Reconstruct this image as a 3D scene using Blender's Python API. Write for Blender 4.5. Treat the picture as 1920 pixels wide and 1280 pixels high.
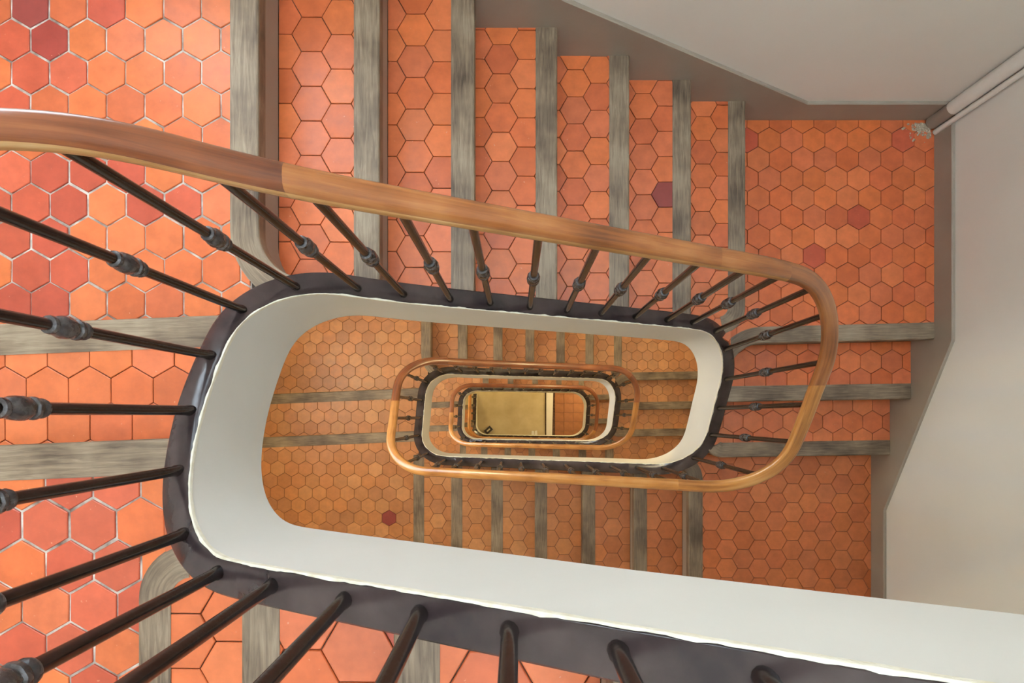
import bpy, math, random
import numpy as np
from mathutils import Vector
from mathutils.bvhtree import BVHTree

# ------------------------------------------------------------------ set-up
R = 0.17                    # riser height (m)
U = R / 1169.0              # plan unit used by the survey tables below (m)
D0 = 9.85                   # camera height above the upper landing, in risers
CAMZ = D0 * R
scene = bpy.context.scene
for o in list(bpy.data.objects):
    bpy.data.objects.remove(o)
C = scene.collection
rnd = random.Random(7)

cam_d = bpy.data.cameras.new('camera')
cam_d.sensor_width = 36.0
cam_d.lens = 1169.0 / 1920 * 36.0
cam_d.shift_x = -8.0 / 1920
cam_d.shift_y = 141.5 / 1920
cam_d.clip_start = 0.02
cam = bpy.data.objects.new('camera', cam_d)
cam.location = (0, 0, CAMZ)
C.objects.link(cam)
scene.camera = cam

world = bpy.data.worlds.new('sky')
scene.world = world
world.use_nodes = True
wb = world.node_tree.nodes['Background']
wb.inputs[0].default_value = (0.75, 0.885, 1.0, 1)
wb.inputs[1].default_value = 6.2

vs = scene.view_settings
vs.view_transform = 'Standard'
vs.look = 'None'
vs.gamma = 1.0
vs.use_curve_mapping = False
vs.exposure = 0.9

# shaft of the stairwell (metres)
XW0, XW1 = -1.98, 13300 * U
YW0, YW1 = -1.33, 9470 * U
ZTOP = 4.3
GROUND = 52
ZG = -GROUND * R
WIN = [(-0.15, 0.95, 1.25 - 19 * R, 2.65 - 19 * R), (-0.15, 0.95, 1.05 - 38 * R, 2.45 - 38 * R)]
BWIN = [(-1.5, -0.6, 0.45, 1.95)]
SKY = (-1.5, 1.6, -1.05, 1.15)


def portal(name, loc, rot, sx, sy):
    l = bpy.data.lights.new(name, 'AREA')
    l.shape = 'RECTANGLE'
    l.size = sx
    l.size_y = sy
    l.cycles.is_portal = True
    o = bpy.data.objects.new(name, l)
    o.location = loc
    o.rotation_euler = rot
    C.objects.link(o)


portal('skylight_portal', ((SKY[0] + SKY[1]) / 2, (SKY[2] + SKY[3]) / 2, ZTOP + 0.20), (0, 0, 0), SKY[1] - SKY[0], SKY[3] - SKY[2])
for (a, b, c, d) in WIN:
    portal('window_portal', (XW0 - 0.24, (a + b) / 2, (c + d) / 2), (0, -math.pi / 2, 0), d - c, b - a)

for (a, b, c, d) in BWIN:
    portal('window_portal', ((a + b) / 2, YW1 + 0.24, (c + d) / 2), (math.pi / 2, 0, math.pi), b - a, d - c)


# ------------------------------------------------------------------ helpers
def lin(r, g, b):
    f = lambda c: c / 12.92 if c <= 0.04045 else ((c + 0.055) / 1.055) ** 2.4
    return (f(r / 255), f(g / 255), f(b / 255), 1)


def obj(name, mesh, mat=None, parent=None):
    o = bpy.data.objects.new(name, mesh)
    C.objects.link(o)
    if parent is not None:
        o.parent = parent
    if mat is not None and mesh is not None and len(mesh.materials) == 0:
        mesh.materials.append(mat)
    return o


def tag(o, label=None, cat=None, group=None, kind=None):
    if label:
        o['label'] = label
    if cat:
        o['category'] = cat
    if group:
        o['group'] = group
    if kind:
        o['kind'] = kind
    return o


def empty(name, loc=(0, 0, 0)):
    o = bpy.data.objects.new(name, None)
    o.location = loc
    o.empty_display_size = 0.1
    C.objects.link(o)
    return o


class MB:
    def __init__(s):
        s.v, s.f, s.uv = [], [], []

    def add(s, verts, faces, uvs=None):
        b = len(s.v)
        s.v += [tuple(v) for v in verts]
        s.f += [tuple(b + i for i in f) for f in faces]
        if uvs is not None:
            s.uv += [tuple(q) for q in uvs]
        else:
            s.uv += [(0, 0)] * len(verts)
        return s

    def box(s, x0, x1, y0, y1, z0, z1):
        v = [(x, y, z) for z in (z0, z1) for y in (y0, y1) for x in (x0, x1)]
        f = [(0, 2, 3, 1), (4, 5, 7, 6), (0, 1, 5, 4), (2, 6, 7, 3), (0, 4, 6, 2), (1, 3, 7, 5)]
        return s.add(v, f, [(v_[0], v_[1]) for v_ in v])

    def prism(s, poly, z0, z1):
        n = len(poly)
        v = [(p[0], p[1], z0) for p in poly] + [(p[0], p[1], z1) for p in poly]
        f = [tuple(range(n - 1, -1, -1)), tuple(range(n, 2 * n))]
        f += [(i, (i + 1) % n, n + (i + 1) % n, n + i) for i in range(n)]
        return s.add(v, f, [(q[0], q[1]) for q in v])

    def lathe(s, prof, seg=10, cx=0, cy=0, flute=None, cap=True):
        v, f = [], []
        for (r, z) in prof:
            for j in range(seg):
                a = 2 * math.pi * j / seg
                rr = r * (1 + (flute(z, a) if flute else 0))
                v.append((cx + rr * math.cos(a), cy + rr * math.sin(a), z))
        for i in range(len(prof) - 1):
            for j in range(seg):
                f.append((i * seg + j, i * seg + (j + 1) % seg, (i + 1) * seg + (j + 1) % seg, (i + 1) * seg + j))
        if cap:
            f.append(tuple(range(seg - 1, -1, -1)))
            f.append(tuple((len(prof) - 1) * seg + j for j in range(seg)))
        return s.add(v, f)

    def mesh(s, name, smooth=False, mat=None):
        m = bpy.data.meshes.new(name)
        m.from_pydata(s.v, [], s.f)
        uv = m.uv_layers.new(name='UVMap')
        li = np.empty(len(m.loops), dtype=np.int32)
        m.loops.foreach_get('vertex_index', li)
        uv.data.foreach_set('uv', np.array(s.uv, dtype=np.float32)[li].ravel())
        if smooth:
            m.polygons.foreach_set('use_smooth', [True] * len(m.polygons))
            m.set_sharp_from_angle(angle=0.7)
        m.update()
        if mat:
            m.materials.append(mat)
        return m

    def build(s, name, mat, parent=None, smooth=False):
        return obj(name, s.mesh(name, smooth, mat), None, parent)


# ------------------------------------------------------------------ materials
def new_mat(name):
    m = bpy.data.materials.new(name)
    m.use_nodes = True
    nt = m.node_tree
    return m, nt, nt.nodes['Principled BSDF']


def N(nt, t, **kw):
    n = nt.nodes.new(t)
    for k, v in kw.items():
        if k in n.inputs:
            n.inputs[k].default_value = v
        else:
            setattr(n, k, v)
    return n


def ramp(nt, stops):
    n = nt.nodes.new('ShaderNodeValToRGB')
    e = n.color_ramp.elements
    while len(e) < len(stops):
        e.new(0.5)
    for el, (p, c) in zip(e, stops):
        el.position = p
        el.color = c if len(c) == 4 else (*c, 1)
    return n


def bump(nt, b, src, strength, dist=0.002):
    n = N(nt, 'ShaderNodeBump')
    n.inputs['Strength'].default_value = strength
    n.inputs['Distance'].default_value = dist
    nt.links.new(src, n.inputs['Height'])
    nt.links.new(n.outputs[0], b.inputs['Normal'])


def noise_mat(name, c1, c2, scale=8, rough=(0.5, 0.7), bstr=0.2, bscale=60, detail=5, coords='Object', bdist=0.002):
    m, nt, b = new_mat(name)
    tc = N(nt, 'ShaderNodeTexCoord')
    no = N(nt, 'ShaderNodeTexNoise')
    no.inputs['Scale'].default_value = scale
    no.inputs['Detail'].default_value = detail
    nt.links.new(tc.outputs[coords], no.inputs['Vector'])
    r = ramp(nt, [(0.3, c1), (0.7, c2)])
    nt.links.new(no.outputs['Fac'], r.inputs[0])
    nt.links.new(r.outputs[0], b.inputs['Base Color'])
    mr = N(nt, 'ShaderNodeMapRange')
    mr.inputs['To Min'].default_value = rough[0]
    mr.inputs['To Max'].default_value = rough[1]
    nt.links.new(no.outputs['Fac'], mr.inputs['Value'])
    nt.links.new(mr.outputs[0], b.inputs['Roughness'])
    if bstr:
        n2 = N(nt, 'ShaderNodeTexNoise')
        n2.inputs['Scale'].default_value = bscale
        n2.inputs['Detail'].default_value = 4
        nt.links.new(tc.outputs[coords], n2.inputs['Vector'])
        bump(nt, b, n2.outputs['Fac'], bstr, bdist)
    return m


def wood_mat(name, c1, c2, c3, rough, su, sv, bstr=0.3, coat=0.0):
    """grain runs along u of the UV map (metres)"""
    m, nt, b = new_mat(name)
    uv = N(nt, 'ShaderNodeTexCoord')
    oi = N(nt, 'ShaderNodeObjectInfo')
    add = N(nt, 'ShaderNodeVectorMath', operation='ADD')
    mul = N(nt, 'ShaderNodeVectorMath', operation='SCALE')
    cmb = N(nt, 'ShaderNodeCombineXYZ')
    nt.links.new(oi.outputs['Random'], cmb.inputs[0])
    nt.links.new(oi.outputs['Random'], cmb.inputs[1])
    mul.inputs['Scale'].default_value = 37.0
    nt.links.new(cmb.outputs[0], mul.inputs[0])
    nt.links.new(uv.outputs['UV'], add.inputs[0])
    nt.links.new(mul.outputs[0], add.inputs[1])
    mp = N(nt, 'ShaderNodeMapping')
    mp.inputs['Scale'].default_value = (su, sv, 1)
    nt.links.new(add.outputs[0], mp.inputs['Vector'])
    no = N(nt, 'ShaderNodeTexNoise')
    no.inputs['Scale'].default_value = 1.0
    no.inputs['Detail'].default_value = 8
    no.inputs['Roughness'].default_value = 0.65
    no.inputs['Distortion'].default_value = 0.6
    nt.links.new(mp.outputs[0], no.inputs['Vector'])
    big = N(nt, 'ShaderNodeTexNoise')
    big.inputs['Scale'].default_value = 6.0
    big.inputs['Detail'].default_value = 3
    nt.links.new(add.outputs[0], big.inputs['Vector'])
    mx = N(nt, 'ShaderNodeMath', operation='MULTIPLY_ADD')
    mx.inputs[1].default_value = 0.55
    nt.links.new(big.outputs['Fac'], mx.inputs[0])
    m2 = N(nt, 'ShaderNodeMath', operation='MULTIPLY')
    m2.inputs[1].default_value = 0.5
    nt.links.new(no.outputs['Fac'], m2.inputs[0])
    nt.links.new(m2.outputs[0], mx.inputs[2])
    r = ramp(nt, [(0.36, c1), (0.52, c2), (0.68, c3)])
    nt.links.new(mx.outputs[0], r.inputs[0])
    nt.links.new(r.outputs[0], b.inputs['Base Color'])
    b.inputs['Roughness'].default_value = rough
    b.inputs['Coat Weight'].default_value = coat
    b.inputs['Coat Roughness'].default_value = 0.15
    if bstr:
        bump(nt, b, no.outputs['Fac'], bstr, 0.0015)
    return m


def tile_mat(name, island):
    m, nt, b = new_mat(name)
    oi = N(nt, 'ShaderNodeObjectInfo')
    tc = N(nt, 'ShaderNodeTexCoord')
    ge = N(nt, 'ShaderNodeNewGeometry')
    no = N(nt, 'ShaderNodeTexNoise')
    no.inputs['Scale'].default_value = 22
    no.inputs['Detail'].default_value = 6
    no.inputs['Roughness'].default_value = 0.6
    nt.links.new(ge.outputs['Position'], no.inputs['Vector'])
    hs = N(nt, 'ShaderNodeHueSaturation')
    nt.links.new(oi.outputs['Color'], hs.inputs['Color'])
    mr = N(nt, 'ShaderNodeMapRange')
    mr.inputs['From Min'].default_value = 0.25
    mr.inputs['From Max'].default_value = 0.75
    mr.inputs['To Min'].default_value = 0.82
    mr.inputs['To Max'].default_value = 1.16
    nt.links.new(no.outputs['Fac'], mr.inputs['Value'])
    if island:
        mm = N(nt, 'ShaderNodeMath', operation='MULTIPLY_ADD')
        mm.inputs[1].default_value = 0.3
        nt.links.new(ge.outputs['Random Per Island'], mm.inputs[0])
        m3 = N(nt, 'ShaderNodeMath', operation='SUBTRACT')
        m3.inputs[1].default_value = 0.15
        nt.links.new(mr.outputs[0], m3.inputs[0])
        nt.links.new(m3.outputs[0], mm.inputs[2])
        nt.links.new(mm.outputs[0], hs.inputs['Value'])
    else:
        nt.links.new(mr.outputs[0], hs.inputs['Value'])
    # pale scuffs and chips
    sp = N(nt, 'ShaderNodeTexNoise')
    sp.inputs['Scale'].default_value = 95
    sp.inputs['Detail'].default_value = 3
    nt.links.new(ge.outputs['Position'], sp.inputs['Vector'])
    rr = ramp(nt, [(0.72, (0, 0, 0)), (0.78, (1, 1, 1))])
    nt.links.new(sp.outputs['Fac'], rr.inputs[0])
    mix = N(nt, 'ShaderNodeMix', data_type='RGBA')
    nt.links.new(rr.outputs[0], mix.inputs['Factor'])
    nt.links.new(hs.outputs[0], mix.inputs['A'])
    mix.inputs['B'].default_value = lin(214, 150, 118)
    nt.links.new(mix.outputs['Result'], b.inputs['Base Color'])
    b.inputs['Specular IOR Level'].default_value = 0.45
    r2 = N(nt, 'ShaderNodeMapRange')
    r2.inputs['To Min'].default_value = 0.24
    r2.inputs['To Max'].default_value = 0.5
    nt.links.new(no.outputs['Fac'], r2.inputs['Value'])
    nt.links.new(r2.outputs[0], b.inputs['Roughness'])
    n2 = N(nt, 'ShaderNodeTexNoise')
    n2.inputs['Scale'].default_value = 40
    n2.inputs['Detail'].default_value = 3
    nt.links.new(ge.outputs['Position'], n2.inputs['Vector'])
    bump(nt, b, n2.outputs['Fac'], 0.12, 0.002)
    return m


M = {}
M['tile'] = tile_mat('terracotta_tile', False)
M['tiles'] = tile_mat('terracotta_tiles_joined', True)
M['grout_dark'] = noise_mat('dark_grout', lin(58, 40, 32), lin(104, 74, 58), 30, (0.8, 0.95), 0.5, 200)
M['grout_light'] = noise_mat('lime_grout', lin(112, 92, 80), lin(222, 210, 196), 26, (0.8, 0.95), 0.8, 200)
M['oak'] = wood_mat('worn_grey_oak', lin(70, 54, 39), lin(122, 102, 80), lin(158, 139, 114), 0.5, 9, 120, 0.5)
M['rail_red'] = wood_mat('handrail_wood_reddish', lin(88, 43, 22), lin(130, 71, 38), lin(160, 96, 55), 0.28, 5, 90, 0.12, 0.4)
M['rail_dark'] = wood_mat('handrail_wood', lin(104, 56, 24), lin(154, 92, 46), lin(180, 120, 68), 0.3, 5, 90, 0.12, 0.35)
M['rail_gold'] = wood_mat('handrail_wood_golden', lin(132, 78, 34), lin(186, 124, 62), lin(208, 156, 92), 0.3, 5, 90, 0.12, 0.4)
M['rail_worn_lit'] = wood_mat('handrail_worn_lit_edge', lin(150, 100, 52), lin(198, 150, 92), lin(218, 180, 128), 0.35, 5, 90, 0.12, 0.2)
M['wall'] = noise_mat('wall_plaster', lin(222, 216, 204), lin(230, 224, 212), 1.5, (0.55, 0.7), 0.12, 90)
M['white'] = noise_mat('white_plaster', lin(214, 210, 200), lin(222, 218, 208), 3, (0.6, 0.75), 0.12, 60)
M['lip'] = noise_mat('cream_paint_edge', lin(222, 212, 186), lin(240, 234, 216), 60, (0.6, 0.8), 0.6, 260)
M['taupe'] = noise_mat('taupe_paint', lin(148, 135, 120), lin(160, 147, 131), 4, (0.4, 0.55), 0.15, 80)
M['cap'] = noise_mat('brown_gloss_paint', lin(44, 35, 37), lin(78, 65, 62), 9, (0.12, 0.28), 0.14, 18, 8, 'Object', 0.01)
M['iron'] = noise_mat('brown_painted_iron', lin(26, 20, 20), lin(46, 34, 30), 30, (0.16, 0.3), 0.15, 120)
M['collar'] = noise_mat('worn_collar_iron', lin(40, 35, 36), lin(92, 84, 80), 80, (0.18, 0.35), 0.4, 220)
M['stone'] = noise_mat('beige_stone', lin(176, 158, 118), lin(206, 190, 150), 3, (0.4, 0.6), 0.1, 60)
M['terracotta'] = noise_mat('hall_terracotta', lin(134, 84, 48), lin(156, 100, 60), 9, (0.4, 0.6), 0.15, 60)
M['glass'], _nt, _b = new_mat('window_glass')
_b.inputs['Transmission Weight'].default_value = 1.0
_b.inputs['Roughness'].default_value = 0.0
_b.inputs['IOR'].default_value = 1.01
M['dark'] = noise_mat('dark_plastic', lin(34, 26, 20), lin(52, 40, 30), 40, (0.4, 0.6), 0.1, 90)
M['paper'] = noise_mat('pale_card', lin(196, 184, 150), lin(214, 204, 176), 40, (0.6, 0.8), 0.0)
M['dust'] = noise_mat('plaster_dust', lin(150, 132, 108), lin(206, 190, 166), 120, (0.85, 0.95), 0.8, 300)
M['globe'], _nt, _b = new_mat('added_lamp_glass')
_b.inputs['Base Color'].default_value = (1, 0.9, 0.75, 1)
_b.inputs['Emission Color'].default_value = (1, 0.72, 0.40, 1)
_b.inputs['Emission Strength'].default_value = 6.0

# ------------------------------------------------------------------ shaft
def wall_with_holes(name, axis, pos0, pos1, a0, a1, z0, z1, holes, mat):
    mb = MB()
    zs = sorted({z0, z1} | {h[2] for h in holes} | {h[3] for h in holes})
    for za, zb in zip(zs[:-1], zs[1:]):
        cuts = [(h[0], h[1]) for h in holes if h[2] <= za and h[3] >= zb]
        segs, cur = [], a0
        for (ca, cb) in sorted(cuts):
            segs.append((cur, ca)); cur = cb
        segs.append((cur, a1))
        for (sa, sb) in segs:
            if sb - sa < 1e-4:
                continue
            if axis == 'x':
                mb.box(pos0, pos1, sa, sb, za, zb)
            else:
                mb.box(sa, sb, pos0, pos1, za, zb)
    return tag(mb.build(name, mat), kind='structure')


TH = 0.22
ZB = ZG - 0.12
wall_with_holes('wall_left', 'x', XW0 - TH, XW0, YW0, YW1, ZB, ZTOP, WIN, M['wall'])
wall_with_holes('wall_right', 'x', XW1, XW1 + TH, YW0, YW1, ZB, ZTOP, [], M['wall'])
wall_with_holes('wall_back', 'y', YW1, YW1 + TH, XW0 - TH, XW1 + TH, ZB, ZTOP, BWIN, M['wall'])
wall_with_holes('wall_front', 'y', YW0 - TH, YW0, XW0 - TH, XW1 + TH, ZB, ZTOP, [], M['wall'])
mb = MB()
x0, x1, y0, y1 = SKY
mb.box(XW0 - TH, x0, YW0 - TH, YW1 + TH, ZTOP, ZTOP + 0.15)
mb.box(x1, XW1 + TH, YW0 - TH, YW1 + TH, ZTOP, ZTOP + 0.15)
mb.box(x0, x1, YW0 - TH, y0, ZTOP, ZTOP + 0.15)
mb.box(x0, x1, y1, YW1 + TH, ZTOP, ZTOP + 0.15)
tag(mb.build('ceiling', M['white']), kind='structure')
# skylight frame with panes
mb = MB()
for i in range(4):
    xx = x0 + (x1 - x0) * i / 3
    mb.box(xx - 0.025, xx + 0.025, y0, y1, ZTOP + 0.06, ZTOP + 0.12)
for yy in (y0, y1):
    mb.box(x0, x1, yy - 0.025, yy + 0.025, ZTOP + 0.06, ZTOP + 0.12)
w = tag(mb.build('window_4', M['white']), kind='structure')
for i in range(3):
    a = x0 + (x1 - x0) * i / 3 + 0.025
    b = x0 + (x1 - x0) * (i + 1) / 3 - 0.025
    p = MB().box(a, b, y0 + 0.025, y1 - 0.025, ZTOP + 0.088, ZTOP + 0.092).build('pane', M['glass'], w)
for i, (a, b, c, d) in enumerate(WIN):
    mb = MB()
    X0, X1 = XW0 - 0.16, XW0 - 0.10
    mb.box(X0, X1, a, a + 0.05, c, d).box(X0, X1, b - 0.05, b, c, d)
    mb.box(X0, X1, a + 0.05, b - 0.05, c, c + 0.05).box(X0, X1, a + 0.05, b - 0.05, d - 0.05, d)
    mid = (a + b) / 2
    mb.box(X0, X1, mid - 0.03, mid + 0.03, c + 0.05, d - 0.05)
    w = tag(mb.build('window_%d' % (i + 1), M['white']), kind='structure')
    for (p, q) in ((a + 0.05, mid - 0.03), (mid + 0.03, b - 0.05)):
        MB().box(X0 + 0.028, X0 + 0.032, p, q, c + 0.05, d - 0.05).build('pane', M['glass'], w)

for i, (a, b, c, d) in enumerate(BWIN):
    mb = MB()
    Y0, Y1 = YW1 + 0.10, YW1 + 0.16
    mb.box(a, a + 0.05, Y0, Y1, c, d).box(b - 0.05, b, Y0, Y1, c, d)
    mb.box(a + 0.05, b - 0.05, Y0, Y1, c, c + 0.05).box(a + 0.05, b - 0.05, Y0, Y1, d - 0.05, d)
    mid = (a + b) / 2
    mb.box(mid - 0.03, mid + 0.03, Y0, Y1, c + 0.05, d - 0.05)
    w = tag(mb.build('window_5', M['white']), kind='structure')
    for (p, q) in ((a + 0.05, mid - 0.03), (mid + 0.03, b - 0.05)):
        MB().box(p, q, Y0 + 0.028, Y0 + 0.032, c + 0.05, d - 0.05).build('pane', M['glass'], w)

# ------------------------------------------------------------------ line of the well (survey units, level = risers below the upper landing)
def rounded(cor, rad, step=60.0):
    P = [np.array(c, float) for c in cor]
    out = [P[0]]
    for i in range(1, len(P) - 1):
        a, b, c = P[i - 1], P[i], P[i + 1]
        u = (a - b) / np.linalg.norm(a - b)
        v = (c - b) / np.linalg.norm(c - b)
        r = rad[i]
        for j in range(41):
            th = j / 40 * math.pi / 2
            out.append(b + u * r[0] * (1 - math.sin(th)) + v * r[1] * (1 - math.cos(th)))
    out.append(P[-1])
    Q = np.array(out)
    d = np.r_[0, np.cumsum(np.linalg.norm(np.diff(Q, axis=0), axis=1))]
    k = np.r_[True, np.diff(d) > 1e-6]
    Q, d = Q[k], d[k]
    s = np.arange(0, d[-1], step)
    return np.c_[np.interp(s, d, Q[:, 0]), np.interp(s, d, Q[:, 1])], s


W = 417.0                   # width of the string
CAPUP = 0.25                # cap height above the pitch line, in risers
BL0, BL1 = (1331, 2000), (1304, 1055)
TL, TR, BRR = (1060, 1171), (1417, 1411), (1163, 1370)
cor = [(9000, -1310), (-4500, -1600), (-4547, 2325), (6569, 2455), (6595, -1769),
       (-4640, -1823), (-4680, 2325), (6720, 2455), (6700, -1769),
       (-4600, -1823), (-4640, 2325), (6950, 2400), (6950, -1970),
       (-4500, -1970), (-4547, 2700)]
rad = [0, BL0, TL, TR, BRR, BL1, TL, TR, BRR, BL1, TL, TR, BRR, BL1, 0]
PC, PS = rounded(cor, rad)
_k = np.exp(-.5 * (np.arange(-8, 9) / 2.5) ** 2); _k /= _k.sum()
PC = np.c_[tuple(np.convolve(np.r_[np.full(8, 1) * PC[0, c_] + (PC[1, c_] - PC[0, c_]) * np.arange(-8, 0), PC[:, c_], PC[-1, c_] + (PC[-1, c_] - PC[-2, c_]) * np.arange(1, 9)], _k, 'valid') for c_ in (0, 1))]
Tn = np.gradient(PC, axis=0)
Tn /= np.linalg.norm(Tn, axis=1)[:, None]
PN = np.c_[-Tn[:, 1], Tn[:, 0]]
q = [-.17, .17, -.4, -.16, .2, -.12, .32, .05, .23, .24, -.22]
kn = [(-4932, -1600, -3), (-4547, -300, -2), (-4547, 1620, -1), (-4780, 2325, 0), (-2800, 2325, 1), (6600, 2325, 6),
      (6569, 2274, 7), (6569, 450, 8), (6569, -1480, 9), (6300, -1823, 10), (-5070, -1823, 16)]
K = []
for n in range(2):
    for j, (X, Y, t) in enumerate(kn):
        if n and j == 0:
            continue
        if n and t == -2:
            Y = -850
        if n and t == -1:
            Y = 1350
        K.append((X, Y, t + 19 * n + q[j]))
K += [(-4547, -665, 36.17), (-4547, 1380, 36.7), (-3800, 2325, 37.7), (-259, 2400, 39), (4322, 2400, 41), (6585, 2400, 42.1),
      (6950, 1691, 43.1), (6950, -684, 44), (6300, -1970, 45.1), (-570, -1970, 48), (-4500, -1500, 50), (-4547, 1400, 51.3)]
S_, T_, lo = [], [], 0
for (X, Y, t) in K:
    d = np.hypot(PC[:, 0] - X, PC[:, 1] - Y)
    wd = (PS >= lo) & (PS < lo + 16000)
    i = np.where(wd)[0][np.argmin(d[wd])]
    S_.append(PS[i]); T_.append(t); lo = PS[i] + 1
S_ = np.r_[S_[0] - 1925 * 8, S_, S_[-1] + 1925 * 8]
T_ = np.r_[T_[0] - 8, T_, T_[-1] + 8]
g = np.arange(S_[0], S_[-1], 60.0)
tt = np.interp(g, S_, T_)
ker = np.exp(-.5 * (np.arange(-60, 61) * 60 / 858.0) ** 2)
ker /= ker.sum()
pad = np.r_[tt[0] + np.arange(-60, 0) * (tt[1] - tt[0]), tt, tt[-1] + np.arange(1, 61) * (tt[-1] - tt[-2])]
PT = np.interp(PS, g, np.convolve(pad, ker, 'valid'))        # level along the line
HB = np.interp(PT, [-6, -1, 4, 9, 14, 20, 40], [1.56, 2.13, 2.14, 2.36, 1.93, 2.32, 2.0])
ZC = -(PT - CAPUP) * R                                        # top of the string
ZF = ZC - HB * R                                              # bottom edge of its white face
PX, PSM = PC * U, PS * U                                      # metres
WM = W * U


def level_to_index(t):
    return int(np.argmin(np.abs(PT - t)))


def sweep(i0, i1, section, step=1, close=True, zref=None, jitter=None):
    """section: list of (outward offset, height) or function(i)->list; returns MB"""
    idx = list(range(i0, i1 + 1, step))
    if idx[-1] != i1:
        idx.append(i1)
    v, f, uv = [], [], []
    zr = ZC if zref is None else zref
    for i in idx:
        sec = section(i) if callable(section) else section
        n = len(sec)
        per = 0
        for j, (o, h) in enumerate(sec):
            if j:
                per += math.hypot(o - sec[j - 1][0], h - sec[j - 1][1])
            v.append((PX[i, 0] + PN[i, 0] * o, PX[i, 1] + PN[i, 1] * o, zr[i] + h))
            uv.append((PSM[i], per))
    m = len(idx)
    for a in range(m - 1):
        for j in range(n if close else n - 1):
            k = (j + 1) % n
            f.append((a * n + j, a * n + k, (a + 1) * n + k, (a + 1) * n + j))
    if close:
        f.append(tuple(range(n - 1, -1, -1)))
        f.append(tuple((m - 1) * n + j for j in range(n)))
    return MB().add(v, f, uv)


# ------------------------------------------------------------------ strings (cap, white face, soffit)
OCC_V, OCC_F = [], []
ends = [0, level_to_index(11.0), level_to_index(30.0), len(PS) - 1]
string_labels = ['dark brown glossy stair string with wide white face, uppermost and nearest turn',
                 'dark brown stair string with narrow white face, middle turn round the well',
                 'lowest and smallest turn of brown stair string above the hall floor']


def wall_hit(p, n):
    t = 1e9
    if n[0] > 1e-6: t = min(t, (XW1 - p[0]) / n[0])
    if n[0] < -1e-6: t = min(t, (XW0 - p[0]) / n[0])
    if n[1] > 1e-6: t = min(t, (YW1 - p[1]) / n[1])
    if n[1] < -1e-6: t = min(t, (YW0 - p[1]) / n[1])
    return t


for k in range(3):
    a, b = ends[k], ends[k + 1]
    root = tag(empty('stair_string', (PX[a, 0], PX[a, 1], 0)), string_labels[k], 'stair string')
    inv = Vector((-PX[a, 0], -PX[a, 1], 0))

    def adopt(o):
        o.location = inv
        return o
    cuts = [a, level_to_index(-4.55), level_to_index(5.1), b] if k == 0 else [a, level_to_index([0, 17.0, 36][k]), b]
    for c0, c1 in zip(cuts[:-1], cuts[1:]):
        e = 0.0012
        sec = [(0.0015, -0.03), (WM, -0.03), (WM, -0.003), (WM - 0.003, 0), (0.0045, 0), (0.0015, -0.003)]
        o = sweep(c0, c1, sec).build('cap', M['cap'], root, True)
        adopt(o)
    mbf = sweep(a, b, lambda i: [(0.0, -0.004), (0.0, ZF[i] - ZC[i]), (WM - 0.002, ZF[i] - ZC[i]), (WM - 0.002, -0.0305), (0.0015, -0.0305), (0.0015, -0.004)])
    adopt(mbf.build('face', M['white'], root, True))
    base = len(OCC_V)
    OCC_V += mbf.v
    OCC_F += [tuple(base + i for i in f) for f in mbf.f]
    mbc = sweep(a, b, [(0, -0.03), (WM, -0.03), (WM, 0), (0, 0)])
    base = len(OCC_V)
    OCC_V += mbc.v
    OCC_F += [tuple(base + i for i in f) for f in mbc.f]
    rr = random.Random(k)
    jw = np.array([rr.random() for _ in range(len(PS) + 8)])
    jw = np.convolve(jw, np.ones(3) / 3, 'same')

    def lipsec(i):
        w_ = 0.001 + 0.0055 * jw[i] ** 1.5
        return [(-0.0012, -0.006 - 0.006 * jw[i]), (w_, -0.006), (w_, 0.0008), (-0.0006, 0.0014), (-0.0012, 0.0)]
    adopt(sweep(a, b, lipsec).build('paint_edge', M['lip'], root))
    # soffit
    v, f = [], []
    idx = list(range(a, b + 1, 6))
    for i in idx:
        p = PX[i] + PN[i] * (WM * 0.5)
        t = wall_hit(p, PN[i]) - 0.002
        e = p + PN[i] * t
        for dz in (0.004, 0.03):
            v.append((p[0], p[1], ZF[i] + dz))
            v.append((e[0], e[1], ZF[i] + dz))
    for j in range(len(idx) - 1):
        A, B = j * 4, j * 4 + 4
        f += [(A, A + 1, B + 1, B), (A + 2, B + 2, B + 3, A + 3), (A + 1, A + 3, B + 3, B + 1), (A, B, B + 2, A + 2)]
    adopt(MB().add(v, f).build('soffit', M['white'], root, True))
    base = len(OCC_V)
    OCC_V += v
    OCC_F += [tuple(base + i for i in ff) for ff in f]

bvh = BVHTree.FromPolygons([Vector(v) for v in OCC_V], OCC_F)
CAM = Vector((0, 0, CAMZ))


def px_of(p):
    d = (CAMZ - p[2])
    if d < 0.05:
        return None
    return 968 + 1169 * p[0] / d, 781.5 - 1169 * p[1] / d


def visible(p):
    q_ = px_of(p)
    if q_ is None or not (-4 < q_[0] < 1924 and -4 < q_[1] < 1284):
        return False
    v = Vector(p) - CAM
    L = v.length
    h = bvh.ray_cast(CAM, v / L, L - 0.012)
    return h[0] is None


# ------------------------------------------------------------------ fronts of the steps: level -> (normal, offset) with n.p <= c on the step
def side_of(k):
    if k <= -3: return 'B'
    if k >= 52: return 'E'
    for base, tab in ((-2, [('L', 2), ('T', 7), ('R', 3), ('B', 7)]), (17, [('L', 2), ('T', 7), ('R', 3), ('B', 7)]), (36, [('L', 2), ('T', 5), ('R', 2), ('B', 5), ('L', 2)])):
        n = sum(c for _, c in tab)
        if base <= k < base + n:
            k -= base
            for s, c in tab:
                if k < c:
                    return s
                k -= c
    return 'E'


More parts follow.
